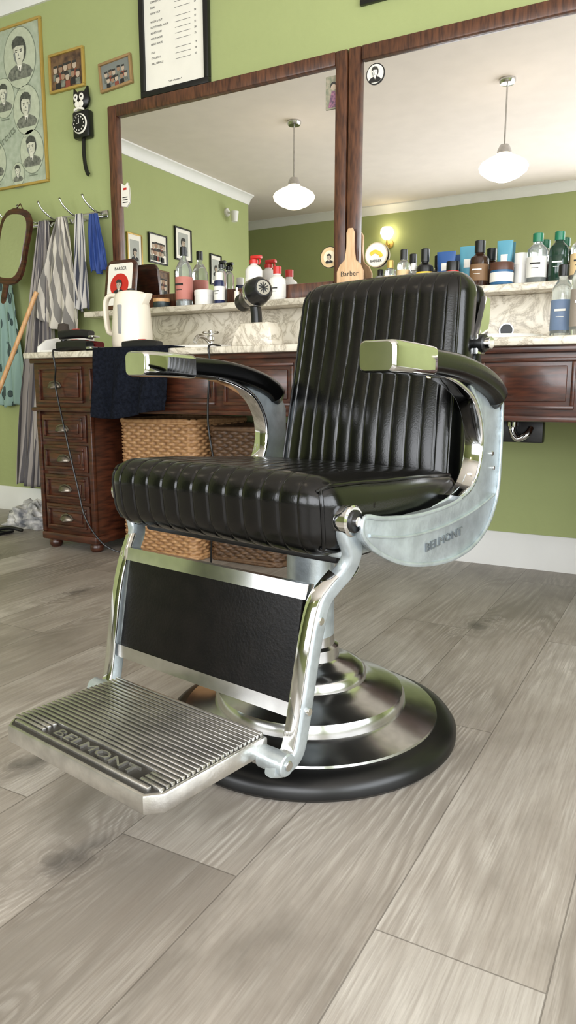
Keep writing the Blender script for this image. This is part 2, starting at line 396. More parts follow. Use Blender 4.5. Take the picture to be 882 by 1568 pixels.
def back_fn(p,n):
    d=0
    if n.y<.3 : d=rib(p.x,.185,11,.0045)*(1-abs(n.x))*max(0,min(1,(.3-n.y)))*max(0,1-max(0,n.z)*.5)
    q=p+n*d
    z=.727+q.z; s=1.05-.10*(q.z+.235)/.47
    bulge=-.014*math.exp(-((z-.64)/.13)**2)*(1-(q.x/.222)**2) if n.y<0 else 0
    wr=.0015*noise.noise(Vector((q.x*9,q.y*9,q.z*9)))
    return Vector((q.x*s,back_f(z)+.05+q.y+bulge+wr,z-.006*(q.x/.222)**2))
V,F=cushion(BH,BR,240,18,80,back_fn)
B().add(V,F,LEATHER).obj('back_cushion',chair,weld=True,ang=80)
def shell_fn(p,n):
    z=.715+p.z; s=1.05-.10*(p.z+.2)/.4
    return Vector((p.x*s,back_f(z)+.115+p.y,z))
V,F=cushion((.214,.025,.225),.022,24,8,24,shell_fn)
B().add(V,F,LEATHER2).obj('back_shell',chair,weld=True,ang=80)
b=B()
for sx in (-1,1): b.tube([on_box(Vector((sx*.2125,-.0425,-.238+.476*i/49)),BH,BR,.0005,back_fn) for i in range(50)],.003,LEATHER,8)
b.obj('back_piping',chair)
b=B()
for sx in (-1,1):
    x=sx*.214
    b.prism([(.275,.79),(.31,.79),(.325,.86),(.328,.905),(.305,.91),(.29,.86),(.272,.83)],'x',min(x,x+sx*.012),max(x,x+sx*.012),CHROME,.003)
    b.cyl((x,.29,.812),(x+sx*.035,.29,.812),.013,CHROME); b.cyl((x,.29,.812),(x+sx*.022,.29,.812),.019,BLK)
b.obj('back_brackets',chair)
def arm(sx,tag):
    xc=sx*.284
    b=B()
    path=smooth_path([(xc,-.1,.765),(xc,-.04,.763),(xc,.04,.757),(xc,.12,.743),(xc,.18,.725),(xc,.212,.706),(xc,.228,.682)])
    n=len(path); sca=[(1.0,.92+.15*i/n) if i<n-5 else ((1-.12*(i-n+6)),(1.05-.14*(i-n+6))) for i in range(n)]
    b.sweep(path,rrect(.066,.046,.018,5),LEATHER,side=(1,0,0),scales=sca); b.obj(tag+'_arm_pad',chair)
    b=B(); fp=[(xc,-.213,.768),(xc,-.209,.768),(xc,-.203,.768),(xc,-.14,.767),(xc,-.085,.764),(xc,-.075,.764)]
    b.sweep(fp,rrect(.068,.05,.011,5),CHROME,side=(1,0,0),scales=[.86,.96,1,1,1,.97])
    b.obj(tag+'_arm_chrome_cap',chair)
    out=[(f,z) for f,z in [(-.10,.727),(-.235,.70),(-.256,.67),(-.256,.54),(-.245,.49),(-.21,.445),(-.16,.418),(-.10,.405),(-.03,.403),(.06,.413),(.14,.432),(.21,.462),(.25,.49),(.256,.51),(.245,.524),(.2,.515),(.10,.505),(.0,.505),(-.07,.512),(-.125,.53),(-.155,.56),(-.168,.60),(-.163,.65),(-.14,.69)]]
    out=[(-f,z) for f,z in out]
    x0,x1=sorted((sx*.272,sx*.292))
    b=B(); b.prism(out,'x',x0,x1,ALU,.004)
    rim=smooth_path([(sx*.293,p[0],p[1]) for p in out]+[(sx*.293,out[0][0],out[0][1])],3)
    b.sweep(rim,rrect(.006,.008,.002,2),ALU,side=(1,0,0))
    ridge=smooth_path([(sx*.293,-.235,.492),(sx*.293,-.13,.474),(sx*.293,.0,.470),(sx*.293,.13,.482),(sx*.293,.235,.505)],6)
    b.sweep(ridge,rrect(.006,.005,.002,2),ALU,side=(1,0,0))
    if sx>0:
        T=Matrix.Translation((.2935,.02,.439))@Matrix(((0,0,1,0),(1,0,0,0),(0,1,0,0),(0,0,0,1)))@Matrix.Rotation(math.radians(4),4,'Z')@Matrix.Diagonal((1.45,1,1,1))
        b.text('BELMONT',.022,M('cast_letter_grey',(118,124,127),.4,.6),T,.0012)  # letters in a darker grey than the plate
    for y,z in ((.225,.56),(.215,.59)): b.cyl((sx*.288,y,z),(sx*.295,y,z),.0045,BRUSH,12)
    b.obj(tag+'_side_plate',chair)
    b=B(); st=smooth_path([(sx*.276,.0,.742),(sx*.276,.06,.728),(sx*.276,.12,.70),(sx*.276,.155,.655),(sx*.276,.165,.605),(sx*.276,.15,.555),(sx*.276,.12,.527),(sx*.276,.08,.514)])
    b.sweep(st,rrect(.04,.010,.004,3),CHROME,side=(1,0,0)); b.obj(tag+'_arm_strut',chair)
arm(1,'right'); arm(-1,'left')
b=B()
for sx in (-1,1):
    pth=[(.268,.262,.53),(.268,.262,.50),(.266,.243,.465),(.256,.246,.435),(.245,.265,.412),(.237,.285,.385),(.235,.303,.33),(.233,.32,.25),(.231,.334,.18),(.229,.345,.15),(.226,.37,.14),(.222,.392,.146)]
    pth=smooth_path([(sx*x,-f,z) for x,f,z in pth],6); n=len(pth)
    sca=[(1,1.35-.35*min(1,i/(n*.4))) for i in range(n)]
    b.sweep(pth,rrect(.022,.03,.006,3),ALU,side=(1,0,0),scales=sca)
    b.sweep([(p.x-sx*.004,p.y-.016,p.z+.004) for p in pth[20:-12]],rrect(.024,.005,.002,2),CHROME,side=(1,0,0))
    b.cyl((sx*.245,-.262,.518),(sx*.283,-.262,.518),.025,CHROME,28); b.cyl((sx*.281,-.262,.518),(sx*.287,-.262,.518),.018,BLK,24); b.cyl((sx*.286,-.262,.518),(sx*.291,-.262,.518),.008,CHROME,16)
    b.cyl((sx*.19,-.375,.148),(sx*.243,-.375,.148),.018,ALU,24); b.cyl((sx*.242,-.375,.148),(sx*.246,-.375,.148),.008,BRUSH,16)
    for f,z in ((.298,.36),(.328,.22)): b.cyl((sx*.24,-f,z),(sx*.249,-f,z),.0065,CHROME,14)
b.cyl((-.21,-.375,.142),(.21,-.375,.142),.011,BRUSH)
b.obj('leg_frame',chair)
b=B(); pp=smooth_path([(0,-.293,.395),(0,-.303,.34),(0,-.314,.28),(0,-.325,.222)]); b.sweep(pp,rrect(.428,.018,.006,3),LEATHER2,side=(1,0,0)); b.obj('leg_panel',chair)
b=B()
b.sweep([(0,-.289,.413),(0,-.2935,.389)],rrect(.438,.024,.004,2),BRUSH,side=(1,0,0)); b.sweep([(0,-.3255,.228),(0,-.329,.205)],rrect(.438,.024,.004,2),BRUSH,side=(1,0,0)); b.obj('leg_panel_trim',chair)
# footrest
b=B(); out=[(-.18,-.365),(.192,-.365),(.192,-.580),(.174,-.602),(-.163,-.602),(-.18,-.582)]
b.prism(out,'z',.147,.177,ALU2,.004)
b.prism([(-.175,-.369),(.187,-.369),(.187,-.578),(.171,-.597),(-.160,-.597),(-.175,-.58)],'z',.1768,.178,GROOVE_SHADE)  # dark sheet under the ribs: shade of the gaps put into colour
y=-.372
while y>-.597:
    x0_,x1_=(-.175,.187) if y>-.578 else (-.160,.171)
    if -.582<y<-.552:
        b.box((x0_,y-.0033,.176),(-.095,y+.0033,.183),ALU2,.001); b.box((.142,y-.0033,.176),(x1_,y+.0033,.183),ALU2,.001)
    else: b.box((x0_,y-.0033,.176),(x1_,y+.0033,.183),ALU2,.001)
    y-=.0098
b.text('BELMONT',.031,ALU2,Matrix.Translation((.023,-.5775,.180))@Matrix.Diagonal((1.4,.85,1,1)),.002)
b.box((-.15,-.40,.135),(.15,-.375,.16),ALU2,.004)
b.cyl((0.06,-.54,.10),(0.06,-.54,.152),.012,BRUSH,18)
b.obj('footrest',chair)
# ------------------------------------------------------------ vanity
van=empty('barber_vanity')
VX0,VX1=-2.6,.35
b=B(); b.box((VX0,2.30,.846),(VX1,2.96,.872),MARBLE,.006); b.obj('marble_top',van)
b=B(); b.box((VX0,2.965,.873),(VX1,2.997,1.072),MARBLE,.003); b.box((-2.76,2.845,1.072),(VX1,2.997,1.10),MARBLE,.005); b.obj('marble_backsplash_shelf')
def panel(b,x0,x1,z0,z1,y,mat=WOODH):
    t=.012
    for (a0,a1,c0,c1) in ((x0,x1,z0,z0+t),(x0,x1,z1-t,z1),(x0,x0+t,z0+t,z1-t),(x1-t,x1,z0+t,z1-t)): b.box((a0,y-.009,c0),(a1,y+.002,c1),mat,.003)
    b.box((x0+t+.012,y-.006,z0+t+.012),(x1-t-.012,y+.002,z1-t-.012),mat,.004)
PULL=M('pewter_pull',(120,112,102),.35,.9,var=.2,vscale=60)
def cup_pull(b,x,z,y):
    V=[];F=[];n=10;m=6;w=.036
    for i in range(n+1):
        a=math.pi*i/n
        for j in range(m+1):
            e=math.pi/2*j/m
            V.append((x-w*math.cos(a)*math.cos(e*.999),y-.022*math.sin(e),z-.012+.024*math.sin(a)*math.cos(e)))
    for i in range(n):
        for j in range(m): k=i*(m+1)+j; F.append([k,k+1,k+m+2,k+m+1])
    b.add(V,F,PULL)
    b.prism([(x-w-.006,z-.008),(x-w*.5,z-.016),(x+w*.5,z-.016),(x+w+.006,z-.008),(x+w*.8,z+.01),(x,z+.018),(x-w*.8,z+.01)],'y',y-.003,y+.001,PULL,.001)
    b.tube([(x-w,y-.006,z-.013),(x,y-.024,z-.015),(x+w,y-.006,z-.013)],.003,PULL,8)
b=B()
b.box((VX0+.02,2.34,.625),(VX1-.02,2.955,.846),WOODH,.003)
b.box((VX0+.01,2.325,.826),(VX1-.01,2.34,.846),WOODH,.004); b.box((VX0+.01,2.322,.618),(VX1-.01,2.35,.636),WOODH,.005)
xs=[-2.57,-2.27,-1.93,-1.59,-1.25,-.92,-.62,-.30,.02,.32]
for a,c in zip(xs,xs[1:]): panel(b,a+.02,c-.02,.655,.81,2.34)
for px in (VX0,.02):
    b.box((px+.03,2.35,.06),(px+.34,2.95,.625),WOOD,.004)
    b.box((px+.02,2.335,.04),(px+.35,2.955,.075),WOOD,.006)
    b.box((px+.022,2.338,.075),(px+.045,2.36,.62),WOOD,.004); b.box((px+.325,2.338,.075),(px+.348,2.36,.62),WOOD,.004)
    for k in range(4):
        z0=.09+k*.132; b.box((px+.055,2.338,z0),(px+.315,2.352,z0+.118),WOODH,.003); panel(b,px+.07,px+.30,z0+.012,z0+.106,2.338); cup_pull(b,px+.185,z0+.062,2.331)
    for fx in (px+.06,px+.31):
        for fy in (2.38,2.92): b.lathe([(0,0),(.022,0),(.03,.012),(.03,.028),(.02,.042),(0,.042)],WOOD,TF(fx,fy,0),16)
cup_pull(b,-2.45,.735,2.333)
b.obj('cabinet_body',van)
def wmirror(name,x0,x1):
    z0,z1=1.101,2.085; w=.055
    b=B()
    b.box((x0,2.965,z0),(x0+w,2.997,z1),FRW,.007).box((x1-w,2.965,z0),(x1,2.997,z1),FRW,.007)
    b.box((x0+w,2.965,z0),(x1-w,2.997,z0+w+.02),FRW,.007).box((x0+w,2.965,z1-w),(x1-w,2.997,z1),FRW,.007)
    b.box((x0+w-.008,2.985,z0+w),(x1-w+.008,2.993,z1-w+.008),MIRR)
    return b.obj(name)
wmirror('framed_wall_mirror',-2.66,-1.363); wmirror('framed_wall_mirror',-1.358,-.06)
# ------------------------------------------------------------ flat art
HAIR=M('printed_dark_hair',(52,50,46),.7); SUIT=M('printed_suit',(84,86,78),.7,col2=(130,132,118),vscale=60)
def ell(cx,cz,rx,rz,n=18,a0=0,a1=360,wob=0,seed=0):
    return [(cx+rx*math.cos(math.radians(a0+(a1-a0)*i/n))*(1+wob*noise.noise(Vector((i*.9,seed,0)))),cz+rz*math.sin(math.radians(a0+(a1-a0)*i/n))*(1+wob*noise.noise(Vector((i*.9,seed,5))))) for i in range(n if a1-a0>=360 else n+1)]
def portrait(b,x,z,r,y,bg=None,face=None,suit=None,hair=None,seed=0):
    sk=face or SKIN; suit=suit or INK; hr=hair or HAIR
    if bg: b.lathe([(0,0),(r,0),(r,.0012),(0,.0012)],bg,TF(x,y,z)@FACEY,28,sx=.8,sy=1)
    dx=(.04,-.05,.02,-.03)[seed%4]*r
    b.prism([(x-.66*r,z-.62*r),(x-.5*r,z-.80*r),(x+.5*r,z-.80*r),(x+.66*r,z-.62*r),(x+.5*r,z-.42*r),(x+.2*r,z-.3*r),(x-.2*r,z-.3*r),(x-.5*r,z-.42*r)],'y',y-.0026,y-.0014,suit)
    b.prism([(x-.13*r,z-.30*r),(x+.13*r,z-.30*r),(x+.02*r,z-.62*r)],'y',y-.0030,y-.0026,PAPER)
    b.prism([(x-.03*r,z-.40*r),(x+.03*r,z-.40*r),(x+.04*r,z-.6*r),(x,z-.66*r)],'y',y-.0033,y-.0030,hr)
    b.prism(ell(x+dx,z+.16*r,.34*r,.44*r,20,wob=.1,seed=seed),'y',y-.0024,y-.0018,hr)
    b.prism([(x-.13*r,z-.34*r),(x+.13*r,z-.34*r),(x+.13*r,z-.1*r),(x-.13*r,z-.1*r)],'y',y-.0034,y-.0026,sk)
    b.prism([(x-.22*r,z-.16*r),(x-.10*r,z-.30*r),(x+.10*r,z-.30*r),(x+.22*r,z-.16*r),(x+.28*r,z+.08*r),(x+.26*r,z+.32*r),(x+.1*r,z+.42*r),(x-.12*r,z+.42*r),(x-.26*r,z+.32*r),(x-.28*r,z+.08*r)],'y',y-.0040,y-.0030,sk)
    q=(-1,1)[seed%2]
    b.prism([(x-.30*r,z+.26*r),(x-.16*r*q-.08*r,z+.40*r),(x+.10*r*q,z+.34*r),(x+.30*r,z+.28*r),(x+.33*r,z+.44*r),(x+.2*r,z+.60*r),(x-.05*r,z+.66*r),(x-.26*r,z+.56*r),(x-.34*r,z+.42*r)],'y',y-.0046,y-.0038,hr)
    for s in (-1,1):
        b.prism(ell(x+s*.12*r,z+.12*r,.05*r,.018*r,8),'y',y-.0046,y-.0040,hr); b.prism([(x+s*.12*r-.07*r,z+.17*r),(x+s*.12*r+.07*r,z+.17*r),(x+s*.12*r+.05*r,z+.195*r),(x+s*.12*r-.05*r,z+.20*r)],'y',y-.0046,y-.0040,hr)
    b.prism([(x,z+.08*r),(x+q*.05*r,z-.02*r),(x-q*.01*r,z-.03*r)],'y',y-.0046,y-.0040,GREY); b.prism(ell(x,z-.12*r,.08*r,.014*r,8),'y',y-.0046,y-.0040,hr)
    b.prism([(x+q*.28*r,z+.08*r),(x+q*.22*r,z-.16*r),(x+q*.10*r,z-.30*r),(x+q*.16*r,z-.10*r),(x+q*.19*r,z+.14*r)][::q],'y',y-.0046,y-.0040,GREY)
def pic(name,w,h,fr,fw,kind,loc,rz=0,tilt=0,paper=None,d=.018):
    b=B(); paper=paper or PAPER
    b.box((-w/2,-d,-h/2),(w/2,-.001,-h/2+fw),fr,.002).box((-w/2,-d,h/2-fw),(w/2,-.001,h/2),fr,.002)
    b.box((-w/2,-d,-h/2+fw),(-w/2+fw,-.001,h/2-fw),fr,.002).box((w/2-fw,-d,-h/2+fw),(w/2,-.001,h/2-fw),fr,.002)
    y=-d*.5; b.box((-w/2+fw*.8,y,-h/2+fw*.8),(w/2-fw*.8,-.002,h/2-fw*.8),paper)
    if kind=='portrait': b.box((-w*.3,y-.001,-h*.34),(w*.3,y-.0002,h*.34),M('printed_light_grey',(168,170,162),.7)); portrait(b,0,0,min(w,h)*.36,y-.001)
    if kind=='group':
        n=5; tones=(SKIN,M('printed_face_2',(150,120,96),.7))
        for r in range(2):
            for i in range(n):
                px_=(i-2+.25*(r*2-1))*w*.14+random.uniform(-.004,.004); pz=(.10-.24*r)*h+random.uniform(-.006,.006)
                sc_=h*.085; yy=y-.001-.0008*r
                b.prism([(px_-sc_*1.1,pz-sc_*3.2),(px_+sc_*1.1,pz-sc_*3.2),(px_+sc_*1.0,pz-sc_*1.2),(px_-sc_*1.0,pz-sc_*1.2)],'y',yy-.0006,yy,(SUIT,INK,RED_P)[(i*2+r)%3])
                b.lathe([(0,0),(sc_,0),(sc_,.001),(0,.001)],tones[i%2],TF(px_,yy-.0002,pz)@FACEY,14,sx=.85,sy=1.15)
                b.box((px_-sc_*.8,yy-.0018,pz+sc_*.55),(px_+sc_*.8,yy-.0008,pz+sc_*1.25),HAIR)
    if kind=='cert':
        for k in range(5): b.box((-w*.25,y-.0015,h*.2-k*h*.08),(w*(.25-.05*(k%2)),y-.0002,h*.2-k*h*.08+.004),INK)
        b.lathe([(0,0),(w*.09,0),(w*.09,.001),(0,.001)],GOLD,TF(0,y-.001,-h*.27)@FACEY)
    if kind=='price':
        b.text('BARBER  SHOP',.026,INK,TF(0,y-.0006,.20)@FACEY,.0003)
        L=['Haircut','Haircut & Beard','Clipper Cut','Fade','Crew Cut','Wash & Cut','Hot Towel Shave','Beard Trim','Moustache','Head Shave','Kids','Students','Full Service']
        for i,t in enumerate(L):
            zz=.15-.024*i-(.012 if i>4 else 0)-(.012 if i>9 else 0)
            b.text(t.upper(),.0115,INK,TF(-w*.34,y-.0006,zz)@FACEY,.0003,'LEFT'); b.box((w*.02,y-.001,zz),(w*.24,y-.0002,zz+.0012),INK); b.text(str(18+((i*7)%23)),.0115,INK,TF(w*.31,y-.0006,zz)@FACEY,.0003)
        b.text('* cash only please *',.01,INK,TF(0,y-.0006,-h*.42)@FACEY,.0003)
    if kind=='poster':
        lt=M('poster_print_light',(176,182,158),.7,col2=(188,194,170),vscale=40); fc=M('poster_face',(188,188,168),.7,col2=(214,212,194),vscale=28); rg=M('poster_line',(120,128,110),.7)
        ph=M('poster_hair',(58,60,54),.7,col2=(86,88,78),vscale=60)
        for k,(px,pz,pr) in enumerate(((.115,.235,.135),(.145,-.025,.112),(.168,-.235,.100),(-.02,.06,.09),(-.14,.24,.11),(-.16,-.05,.10),(.055,-.335,.055),(-.12,-.25,.10))):
            b.lathe([(0,0),(pr*1.12,0),(pr*1.12,.001),(0,.001)],rg,TF(px,y-.0004,pz)@FACEY,36,sx=.80); b.lathe([(0,0),(pr*1.08,0),(pr*1.08,.001),(0,.001)],lt,TF(px,y-.0008,pz)@FACEY,36,sx=.80); portrait(b,px,pz+.01,pr*1.05,y-.0018,None,fc,SUIT,ph,k)
            b.text('Gentlemen',.015,rg,TF(px,y-.0016,pz-pr*1.12-.010)@FACEY,.0003)
        b.text('Haircuts',.06,rg,TF(-.03,y-.003,-.165)@FACEY@Matrix.Rotation(.5,4,'Z'),.0003)
        for s in (-1,1): b.box((s*.262-.001,y-.0008,-.38),(s*.262+.001,y-.0002,.38),rg)
    return b.obj(name,loc=loc,rot=(0,tilt,rz))
RED_P=M('printed_red',(130,66,50),.7)
PG=M('poster_green_paper',(156,166,144),.7,col2=(176,184,164),vscale=30)
pic('vintage_hairstyle_poster',.56,.80,GOLD,.012,'poster',(-3.385,3.0,2.20),paper=PG)
DKP=M('dark_photo_print',(64,46,38),.5,col2=(120,92,64),vscale=25)
pic('framed_group_photo',.24,.185,GOLD,.012,'group',(-2.94,3.0,2.31),paper=DKP)
pic('framed_group_photo',.205,.135,M('brass_frame',(150,120,80),.4),.012,'group',(-2.617,3.0,2.235),paper=GREY,tilt=math.radians(-4))
pic('price_list_frame',.395,.60,BLK,.026,'price',(-2.255,2.998,2.388),d=.024)
pic('framed_print',.42,.34,BLK,.02,'cert',(-1.11,3.0,2.41))
RW=math.pi/2; XP=XW+.001
pic('framed_certificate',.2,.34,GOLD,.012,'portrait',(XP,.79,1.87),RW)
pic('framed_photo',.26,.26,BLK,.012,'group',(XP,.47,1.96),RW)
pic('framed_photo',.26,.3,BLK,.014,'portrait',(XP,.09,2.06),RW)
pic('framed_photo',.26,.24,M('wood_frame',(100,70,40),.5),.014,'group',(XP,.45,1.66),RW,paper=DKP)
pic('framed_photo',.2,.3,BLK,.014,'portrait',(XP,-.45,1.9),RW)
pic('framed_photo',.18,.24,GOLD,.012,'portrait',(XP,.8,1.52),RW)
pic('framed_photo',.2,.26,BLK,.012,'cert',(XP,.12,1.68),RW)
def disc(name,x,z,r,cols,y=2.985,th=.003,extra=None):
    b=B(); k=0
    for rr,m in cols: b.lathe([(0,0),(rr*r,0),(rr*r,th+k*.0006),(0,th+k*.0006)],m,TF(x,y,z)@FACEY,36); k+=1
    if extra: extra(b,x,z,r,y-th-.0022)
    return b.obj(name)
TAN=M('tan_print',(214,186,140),.6); YEL=M('yellow_print',(228,190,60),.5); RED=M('red_plastic',(190,40,34),.35)
disc('round_logo_sticker',-1.444,1.278,.045,[(1,INK),(.94,TAN),(.62,M('cream_print',(232,220,190),.6))],extra=lambda b,x,z,r,y:portrait(b,x,z-.004,r*.6,y))
disc('round_portrait_sticker',-1.246,1.972,.04,[(1,INK),(.9,PAPER)],extra=lambda b,x,z,r,y:portrait(b,x,z,r*1.0,y,None,PAPER))
def banana(b,x,z,r,y):
    b.sweep(smooth_path([(x-.5*r,y,z+.05*r),(x-.1*r,y,z+.25*r),(x+.35*r,y,z+.05*r),(x+.5*r,y,z-.2*r)]),rrect(.004,.3*r,.0015,2),YEL,side=(0,1,0))
    b.text('BARBER',r*.3,INK,TF(x,y,z-.6*r)@FACEY,.0004)
disc('round_banana_sign',-1.222,1.268,.05,[(1,M('sign_rim',(196,180,150),.5)),(.92,PAPER)],y=2.975,th=.006,extra=banana)
b=B(); b.box((-1.468,2.981,1.872),(-1.398,2.984,2.0),M('postcard_print',(120,124,104),.6,col2=(160,150,130),vscale=60)); b.prism([(-1.455,1.878),(-1.41,1.878),(-1.425,1.94),(-1.44,1.94)],'y',2.9795,2.981,M('pink_print',(160,110,130),.6,col2=(90,70,90),vscale=120)); b.lathe([(0,0),(.012,0),(.012,.001),(0,.001)],SKIN,TF(-1.432,2.981,1.955)@FACEY); b.lathe([(0,0),(.015,0),(.015,.0006),(0,.0006)],HAIR,TF(-1.432,2.981,1.962)@FACEY); b.obj('postcard')
b=B(); b.prism([(-2.60,1.615),(-2.57,1.61),(-2.548,1.63),(-2.55,1.70),(-2.56,1.725),(-2.575,1.71),(-2.60,1.725)],'y',2.980,2.983,PAPER)
for k in range(3): b.box((-2.592,2.9790,1.63+k*.012),(-2.56,2.9802,1.634+k*.012),INK)
b.box((-2.585,2.9790,1.69),(-2.565,2.9802,1.70),RED); b.obj('paper_note')
# cat clock
b=B(); cx=-2.83
b.box((cx-.055,2.955,1.965),(cx+.055,2.998,2.095),BLK,.012)
b.lathe([(0,0),(.046,0),(.048,.004),(.044,.008),(0,.008)],PAPER,TF(cx,2.955,2.03)@FACEY,36); b.lathe([(0,0),(.042,0),(.042,.0095),(0,.0095)],BLK,TF(cx,2.955,2.03)@FACEY,36)
for k in range(12):
    a=k*math.pi/6; b.box((cx+.033*math.sin(a)-.0022,2.944,2.03+.033*math.cos(a)-.0035),(cx+.033*math.sin(a)+.0022,2.946,2.03+.033*math.cos(a)+.0035),PAPER)
b.box((cx-.0015,2.943,2.03),(cx+.0015,2.945,2.055),PAPER); b.box((cx-.015,2.943,2.029),(cx,2.945,2.032),PAPER)
b.lathe([(0,-.02),(.03,-.018),(.05,-.005),(.05,.008),(.035,.02),(0,.026)],BLK,TF(cx,2.975,2.145)@FACEY,30,sx=1.05,sy=.85)
for s in (-1,1):
    b.prism([(cx+s*.018,2.175),(cx+s*.05,2.16),(cx+s*.045,2.205)],'y',2.965,2.98,BLK,.002)
    b.lathe([(0,0),(.014,0),(.012,.004),(0,.006)],PAPER,TF(cx+s*.019,2.952,2.153)@FACEY,18,sy=1.3); b.lathe([(0,0),(.005,0),(0,.003)],INK,TF(cx+s*.019+.004,2.945,2.153)@FACEY,12)
    b.lathe([(0,0),(.016,0),(.012,.005),(0,.007)],PAPER,TF(cx+s*.013,2.953,2.122)@FACEY,18)
b.prism([(cx-.03,2.10),(cx,2.108),(cx+.03,2.10),(cx+.03,2.09),(cx,2.098),(cx-.03,2.09)],'y',2.945,2.957,PAPER)
b.sweep(smooth_path([(cx,2.975,1.97),(cx+.003,2.97,1.90),(cx+.008,2.97,1.84),(cx+.02,2.97,1.80),(cx+.03,2.97,1.79)]),rrect(.02,.01,.003,2),BLK,side=(1,0,0))
b.obj('cat_wall_clock')
# coat rack
b=B(); b.box((-3.42,2.985,1.575),(-2.70,2.998,1.612),BRUSH,.004)
for i in range(5):
    x=-3.36+i*.155
    b.tube(smooth_path([(x,2.985,1.60),(x-.01,2.95,1.605),(x-.03,2.91,1.64),(x-.04,2.895,1.672)]),.005,BRUSH); b.lathe([(0,-.008),(.009,0),(0,.008)],BRUSH,TF(x-.04,2.895,1.674),12)
    b.tube(smooth_path([(x,2.985,1.585),(x,2.95,1.575),(x,2.935,1.555),(x,2.92,1.575)]),.005,BRUSH)
b.obj('coat_hook_rack')
def cloth(name,top,bot,wt,wb,mat,folds=4,amp=.02,y0=2.93,ph=0,cut=0,nu=90,nv=60):
    b=B();V=[];F=[]
    for j in range(nv+1):
        v=j/nv
        cx_=lerp(top[0],bot[0],v**1.1); z=lerp(top[1],bot[1],v); w=lerp(wt,wb,min(1,v*1.6)**.8)
        for i in range(nu+1):
            u=i/nu; a=amp*(.35+.65*v)
            x=cx_+(u-.5)*w+a*.3*math.sin(folds*6.28*u*2+ph)
            y=y0-a*math.sin(folds*6.28*u+ph+.8*math.sin(3*v+ph))-.35*a*math.sin(folds*14*u+7*v+ph)
            zz=z+cut*(u-.5)*v+.01*math.sin(9*u+ph)*v
            b.UV[len(V)]=(u,v); V.append((x,min(y,2.975),zz))
    for j in range(nv):
        for i in range(nu): k=j*(nu+1)+i; F.append([k,k+1,k+nu+2,k+nu+1])
    b.add(V,F,mat); o=b.obj(name,recalc=False); s=o.modifiers.new('s','SOLIDIFY'); s.thickness=.004; s.offset=0; return o
cloth('striped_barber_cape',(-3.08,1.585),(-3.27,.17),.06,.25,stripe_mat('grey_stripe_cloth',(92,88,90),(168,160,152),14),4,.028,ph=.3,y0=2.92)
cloth('striped_barber_cape',(-2.93,1.585),(-3.0,1.03),.05,.27,stripe_mat('wide_stripe_cloth',(122,118,112),(194,187,174),7,-3),3,.026,ph=1.4,y0=2.90,cut=-.1)
cloth('striped_barber_cape',(-2.80,1.585),(-2.81,1.115),.04,.09,stripe_mat('navy_stripe_cloth',(60,64,78),(186,182,176),6,1),2,.016,ph=.6,y0=2.89)
cloth('blue_barber_cape',(-2.735,1.585),(-2.71,1.30),.05,.10,M('blue_cloth',(36,62,124),.7,var=.1),3,.012,ph=0,y0=2.92)
cloth('floral_barber_cape',(-3.46,1.35),(-3.45,.62),.12,.24,floral_mat(),3,.018,ph=2,y0=2.955)
# hanging hand mirror: shaped wooden frame with rounded top and waisted sides
def mshape(w,h,n=48):
    o=[]
    for i in range(n):
        t=2*math.pi*i/n; c,s=math.cos(t),math.sin(t)
        px_=w/2*math.copysign(abs(c)**.62,c); pz=h/2*math.copysign(abs(s)**.62,s)
        px_*=1-.10*(1-abs(pz/(h/2)))+.0; px_*=(1.0 if pz<0 else 1.0+.03*pz/(h/2))
        o.append((px_,pz))
    return o
b=B()
b.prism(mshape(.245,.40),'y',-.022,-.004,WOOD,.006); b.prism(mshape(.195,.335),'y',-.025,-.02,MIRR)
b.box((-.018,-.02,-.275),(.018,-.006,-.19),WOOD,.006); b.lathe([(0,-.008),(.022,0),(0,.008)],WOOD,TF(0,-.013,-.28)@FACEY,20)
b.tube([(-.03,-.012,.195),(0,-.012,.228),(.03,-.012,.195)],.003,WOOD)
b.obj('hand_mirror',loc=(-3.245,2.86,1.455),rot=(math.radians(-10),math.radians(8),0))
# broom
b=B(); b.cyl((-3.10,2.86,1.22),(-3.455,2.52,.06),.012,LWOOD)
b.box((-3.60,2.485,.04),(-3.31,2.545,.075),LWOOD,.008)
for i in range(60):
    x=-3.59+.27*(i%20)/19; y=2.497+.018*(i//20); b.cyl((x,y,.045),(x+random.uniform(-.01,.01),y+random.uniform(-.006,.006),0.0),.003,INK,5)
b.obj('broom')
def blob(name,x,y,sx,sy,sz,mat,seed=0,n=64):
    b=B();V=[];F=[]
    for j in range(n//2+1):
        for i in range(n):
            th=2*math.pi*i/n; ph=math.pi/2*j/(n//2)
            p=Vector((math.cos(th)*math.cos(ph),math.sin(th)*math.cos(ph),math.sin(ph)))
            d=1+.45*noise.noise(p*2.3+Vector((seed,0,0)))+.4*(.4-abs(noise.noise(p*4+Vector((0,seed,0)))))
            V.append((x+p.x*sx*d,y+p.y*sy*d,max(0.001,p.z*sz*d)))
    for j in range(n//2):
        for i in range(n): F.append([j*n+i,j*n+(i+1)%n,(j+1)*n+(i+1)%n,(j+1)*n+i])
    b.add(V,F,mat); return b.obj(name,weld=False,ang=80)
blob('crumpled_towel',-3.02,2.70,.16,.11,.11,M('crumpled_cloth',(215,212,208),.85,col2=(90,92,98),vscale=16),3)
b=B(); b.box((-3.20,2.40,0.001),(-2.96,2.50,.014),BLK,.004); b.tube(smooth_path([(-3.06,2.44,.014),(-2.96,2.47,.03),(-2.89,2.49,.02)]),.009,BLK); b.obj('dustpan')
